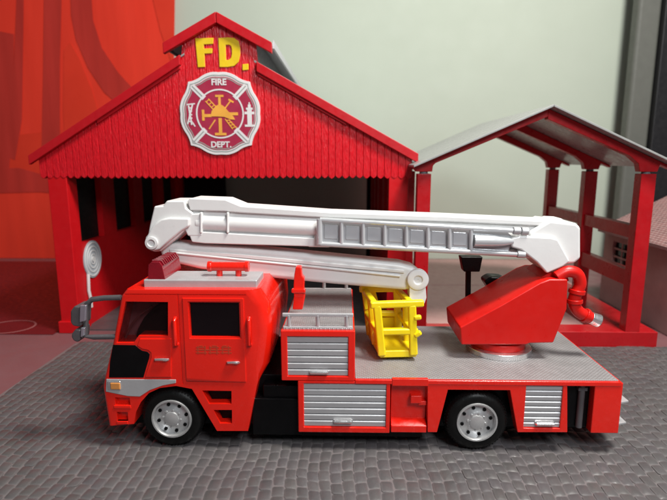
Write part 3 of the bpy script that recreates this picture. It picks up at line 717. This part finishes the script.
# turntable and turret
YT0, YT1 = 16.45, 18.85; YT = (YT0+YT1)/2
tx, _ = at(499, 350, 17.3)
q = MB(); q.zdisc((tx, 17.42), 1.12, dz+.015, dz+.22); q.build('turntable', 'chrome', tr, bevel=.03)
q = MB(); q.zdisc((tx, 17.46), .92, dz+.21, dz+.46); q.build('turntable_drum', 'turret_red', tr, bevel=.03)
near = [(461.5, 345), (460, 327.5), (500, 306), (540, 283), (550, 279.5), (568, 279.5), (567, 309), (553.5, 343), (530, 343.5), (526, 345)]
Nn = pts(near, YT0)
q = MB(); q.prism(Nn, YT0, YT1)
c_ = MB(); x9 = at(523, 300, YT0)[0]
q.build('turret', 'turret_red', tr, bevel=.05, seg=3)
q = MB(); q.prism(pts([(500, 302), (535, 281.5), (548, 272), (566, 272), (569, 281), (548, 281.5), (540, 285)], YT0+.5), YT0+.45, YT1-.45); q.build('turret_cheek', 'turret_red', tr, bevel=.04)
# boom
B0, B1 = 17.0, 18.25; BM = (B0+B1)/2
Pb = lambda l, y=B0: pts(l, y)
q = MB()
q.prism(Pb([(190, 204), (226, 205), (242, 209.5), (330, 215), (560, 226), (560, 252), (520, 252), (320, 241), (195, 238)]), B0+.10, B1-.10)
q.tube([((lambda c: (c[0], B0+.27, c[1]))(at(u, v, B0+.1))) for u, v in ((196, 222.5), (330, 228.5), (540, 239))], .33, 20)
q.prism(Pb([(187, 201), (190, 198.2), (225, 199.5), (241, 206), (330, 212.2), (450, 216.5), (565, 222), (565, 227), (450, 222), (330, 218), (241, 213), (225, 211.5), (190, 210.5)]), B0, B1)
q.prism(Pb([(189, 234), (200, 231.5), (330, 239), (520, 250), (540, 254), (540, 259), (520, 257.5), (330, 247), (205, 243.5), (192, 242)]), B0-.03, B1+.03)
for u in (201.5, 228):
    q.prism(Pb([(u-1.2, 212), (u+1.2, 212), (u+1.2, 233), (u-1.2, 233)]), B0-.09, B1-.03)
boom = q.build('main_boom', 'boom_white', tr, bevel=.055, seg=3)
q = MB(); q.prism(Pb([(187, 214), (203, 213), (203, 236), (188, 236), (184, 228)]), B0-.04, B1+.04)
q.build('boom_sleeve', 'boom_white', boom, bevel=.05, seg=3)
q = MB(); q.prism(Pb([(308, 247), (318, 230), (322, 220), (330, 219), (330, 247.5)]), B0-.02, B0+.2); q.build('boom_sleeve', 'boom_white', boom, bevel=.05, seg=3)
# ladder on the near side of the boom
q = MB(); ly = B0-.22
rl = lambda u, v: (lambda c: (c[0], ly, c[1]))(at(u, v, ly))
top0, top1, bo0, bo1 = (320, 219.5), (527, 231.5), (320, 243.8), (523, 254.5)
q.tube([rl(*top0), rl(*top1)], .075, 10); q.tube([rl(*bo0), rl(*bo1)], .075, 10)
q.tube([rl(319.5, 219), rl(319.5, 244)], .10, 10)
n = 8
for k in range(1, n):
    f = k*21.6; u = 320+f; va = top0[1]+(top1[1]-top0[1])*f/207; vb = bo0[1]+(bo1[1]-bo0[1])*f/203
    q.tube([rl(u, va), rl(u, vb)], .065, 10)
lad = q.build('ladder', 'clear_grey', tr, bevel=0)
q = MB()
for k in range(7):
    f0, f1 = k*21.6+4, (k+1)*21.6-4
    e = lambda f, o: (lambda t_: rl(320+f, top0[1]+(top1[1]-top0[1])*f/207+o))(0)
    g = lambda f, o: rl(320+f, bo0[1]+(bo1[1]-bo0[1])*f/203-o)
    a = [e(f0, 5), e(f1, 5), g(f1, 5), g(f0, 5)]
    q.prism([(p[0], p[2]) for p in a], ly+.09, ly+.16)
split(q, 'rung_panel', 'clear_grey', lad, bevel=.03)
q = MB(); a = [rl(321, 220.5), rl(508, 231.3), rl(514, 238), rl(510, 252.8), rl(321, 243)]; q.prism([(p[0], p[2]) for p in a], ly+.12, ly+.215); q.build('back_panel', 'clear_grey', lad, bevel=.02)
q = MB()
q.tube([rl(513, 230.6), rl(520, 231)], .13, 12); q.tube([rl(521, 231), rl(528, 231.5)], .14, 12); q.tube([rl(517, 254.2), rl(525, 254.6)], .12, 12)
split(q, 'rail_end', 'silver', lad, bevel=.02)
q = MB(); q.tube([rl(474, 240.5), rl(492, 241), rl(503, 241.5), rl(513, 241.3)], .2, 16, rs=[.20, .19, .15, .10]); q.build('ram', 'clear_grey', lad, bevel=0)
# boom base head
q = MB(); q.prism(Pb([(545, 222), (549, 220), (575, 223), (579.5, 227), (579.5, 258), (573, 263), (560, 264), (546, 271.5), (536, 262), (528, 252), (528, 232)]), B0-.12, B1+.12)
hd = q.build('boom_head', 'boom_white', tr, bevel=.10, seg=4)
q = MB(); q.prism(Pb([(510, 238), (520, 235.5), (550, 237), (557, 239), (569, 261), (562, 266), (546, 273), (536, 262), (520, 249.5), (511, 247)], B0-.2), B0-.30, B0-.1)
q.prism(Pb([(546, 222), (554, 218.8), (566, 219.4), (570, 224)]), B0+.3, B1-.3); q.build('head_bracket', 'boom_white', hd, bevel=.06, seg=3)
# knuckle
q = MB(); q.prism(Pb([(154.5, 206), (163.5, 205.5), (167, 200.5), (185, 200.5), (186.5, 208), (193.5, 213), (191, 222), (184.5, 231), (178.5, 237), (162, 251), (154.5, 252), (147.5, 248), (145, 243), (146, 237), (148.5, 234), (150, 225)]), B0-.05, B1+.05)
kn = q.build('knuckle', 'boom_white', tr, bevel=.06, seg=3)
q = MB(); q.prism(Pb([(145.5, 240), (149, 233.5), (155, 224), (162, 219), (170, 217.5), (190, 218), (190, 226), (183, 230), (172, 239), (161, 249), (153, 251), (147, 248)], B0-.1), B0-.2, B0); q.build('knuckle_plate', 'boom_white', kn, bevel=.06, seg=3)
q = MB(); x, z = at(152, 242.8, B0-.2); q.lathe([(.21, 0), (.21, -.08), (.13, -.09), (.11, -.03), (.002, -.03), (.002, .05), (.21, .05)], (x, B0-.2, z), 24); q.build('pin', 'boom_white', kn, bevel=0, ang=30)
# lower arm
q = MB(); A0, A1 = 17.12, 18.1
q.prism(Pb([(158, 246), (170, 243), (240, 247.5), (330, 256.5), (400, 263.5), (413, 267), (424, 275), (421, 288), (405, 291), (330, 284.5), (258, 277.5), (200, 270), (168, 262.5), (160, 257)], A0), A0, A1)
arm = q.build('lower_arm', 'boom_white', tr, bevel=.17, seg=2)
q = MB(); q.prism(Pb([(170, 249), (240, 254), (330, 263), (404, 270), (404, 273), (330, 266.5), (240, 257.5), (170, 252)], A0), A0-.05, A0+.1); q.build('arm_rib', 'boom_white', arm, bevel=.02)
q = MB(); x, z = at(417.5, 279, A0); q.lathe([(.37, .05), (.37, -.16), (.30, -.18), (.15, -.18), (.14, -.12), (.002, -.12), (.002, .05)], (x, A0, z), 32)
q.prism(Pb([(409, 283), (425, 283), (426, 297), (424, 303), (414, 303), (409, 297)], A0), A0-.12, A0+.5); q.build('end_bracket', 'boom_white', arm, bevel=.03)
q = MB()
hl_ = lambda u, v, y: (lambda c: (c[0], y, c[1]))(at(u, v, y))
q.tube([hl_(172, 252.5, A0-.03), hl_(240, 259.5, A0-.03), hl_(330, 268.5, A0-.03), hl_(400, 276, A0-.03)], .045, 8); q.build('arm_pipe', 'boom_white', arm, bevel=0)
# red boom rest on the storage box
q = MB(); Yq = 16.05
q.prism(pts([(292.5, 310), (302.5, 310), (305, 297), (304, 288), (304.5, 279), (302, 276), (301, 267), (295.5, 267), (294, 276), (293.5, 288), (294, 297)], Yq), Yq, Yq+.35)
q.prism(pts([(291.5, 288.5), (305.5, 288.5), (305.5, 293), (291.5, 293)], Yq), Yq-.06, Yq+.1); q.build('boom_rest', 'truck_red', tr, bevel=.04)
# yellow rescue basket
q = MB(); YB0, YB1 = 16.25, 18.3
xl0, zl0 = at(380, 358, YB0); xr0, _ = at(417, 358, YB0); zt_ = at(400, 305, YB0)[1]
hz = zt_-zl0; lean = -.16
def bp(f, g, h):       # across 0-1, depth 0-1, height 0-1; the cage leans and is turned a little
    x = xl0+f*(xr0-xl0)+lean*h-.30*g+(.16*h*(1 if f > .5 else -1)*.3); return (x, YB0+g*(YB1-YB0)+.10*f*(1-g), zl0+h*hz)
q.hull8([bp(0, 0, 0), bp(1, 0, 0), bp(1, 1, 0), bp(0, 1, 0)], [bp(0, 0, .13), bp(1, 0, .13), bp(1, 1, .13), bp(0, 1, .13)])
q.build('basket_floor', 'basket_yellow', tr, bevel=.03)
def bbar(name, a, b2, w, h, **kw):
    q = MB(); q.bar(a, b2, w, h, **kw); q.build(name, 'basket_yellow', tr, bevel=.06, seg=3)
for g in (0, 1):
    for f in (0.06, .92): bbar('basket_post', bp(f, g, .05), bp(f, g, 1.0), .27, .25, up=(0, 1, 0))
    bbar('basket_rail', bp(-.12, g, 1), bp(1.24 if g == 0 else 1.05, g, 1.02), .24, .23)
    bbar('basket_rail', bp(0, g, .5), bp(1.06, g, .5), .22, .22)
for f in (0.03, .95):
    bbar('basket_rail', bp(f, -.02, .98), bp(f, 1, .98), .22, .20); bbar('basket_rail', bp(f, 0, .48), bp(f, 1, .48), .20, .18); bbar('basket_post', bp(f, .5, .05), bp(f, .5, .98), .2, .2, up=(0, 1, 0))
bbar('basket_peg', bp(.94, -.04, .42), bp(1.12, -.06, .5), .18, .17); bbar('basket_peg', bp(.94, -.04, .76), bp(1.14, -.06, .78), .18, .16)
q = MB(); q.hull8([bp(0.02, 1, .1), bp(.98, 1, .1), bp(.98, 1.03, .1), bp(.02, 1.03, .1)], [bp(.02, 1, .42), bp(.98, 1, .42), bp(.98, 1.03, .42), bp(.02, 1.03, .42)])
q.hull8([bp(.03, 0.05, .1), bp(.03, .95, .1), bp(.06, .95, .1), bp(.06, .05, .1)], [bp(.03, 0.05, .34), bp(.03, .95, .34), bp(.06, .95, .34), bp(.06, .05, .34)])
q.hull8([bp(-.05, .86, .62), bp(.45, 1.0, .62), bp(.45, 1.05, .62), bp(-.05, .93, .62)], [bp(-.1, .86, 1.22), bp(.3, 1.0, 1.18), bp(.3, 1.05, 1.18), bp(-.1, .93, 1.22)])
split(q, 'basket_panel', 'basket_yellow', tr, bevel=.02)
# hose fitting
YH = 16.75
ph = lambda l: [(x, YH, z) for x, z in pts(l, YH)]
def curve(l, n=6):
    out = []
    for i in range(len(l)-1):
        p0, p1, p2, p3 = l[max(i-1, 0)], l[i], l[i+1], l[min(i+2, len(l)-1)]
        for k in range(n):
            s = k/n; out.append(tuple(.5*(2*p1[j]+(p2[j]-p0[j])*s+(2*p0[j]-5*p1[j]+4*p2[j]-p3[j])*s*s+(3*p1[j]-p0[j]-3*p2[j]+p3[j])*s**3) for j in (0, 1)))
    return out+[l[-1]]
q = MB(); q.tube(ph(curve([(556, 277), (567, 271.5), (577, 274), (580, 284), (576, 293), (574, 303), (579, 312), (591, 318)])), .2, 16, rs=None)
for a, b2, r in (((571, 290), (581.5, 292), .0), ((569, 302.5), (579, 303), .0)):
    pass
q.tube(ph([(577.2, 289.5), (576.3, 293.5)]), .27, 16); q.tube(ph([(574.6, 299), (574.4, 303)]), .26, 16); q.tube(ph([(584, 314.8), (587, 316.3)]), .25, 16)
hp = q.build('water_pipe', 'turret_red', tr, bevel=.02)
q = MB(); q.tube(ph([(590, 317.5), (599, 321)]), .22, 16, rs=[.2, .23]); q.build('nozzle', 'chrome', hp, bevel=.03)
# operator's controls behind the turret
YO = 18.95
q = MB(); q.prism(pts([(461, 257), (483, 257), (480, 272), (464, 272)], YO), YO, YO+.5); q.prism(pts([(467, 271), (472, 271), (471.5, 312), (466.5, 312)], YO), YO+.1, YO+.3); q.build('control_stand', 'black_plastic', tr, bevel=.04)
q = MB(); q.prism(pts([(484, 281), (491, 276.5), (505, 277.5), (509, 282), (506, 290), (490, 291)], YO), YO-.05, YO+.7); q.prism(pts([(492, 288), (506, 288), (506, 312), (494, 312)], YO), YO+.1, YO+.5); q.build('operator_seat', 'black_plastic', tr, bevel=.1, seg=3)
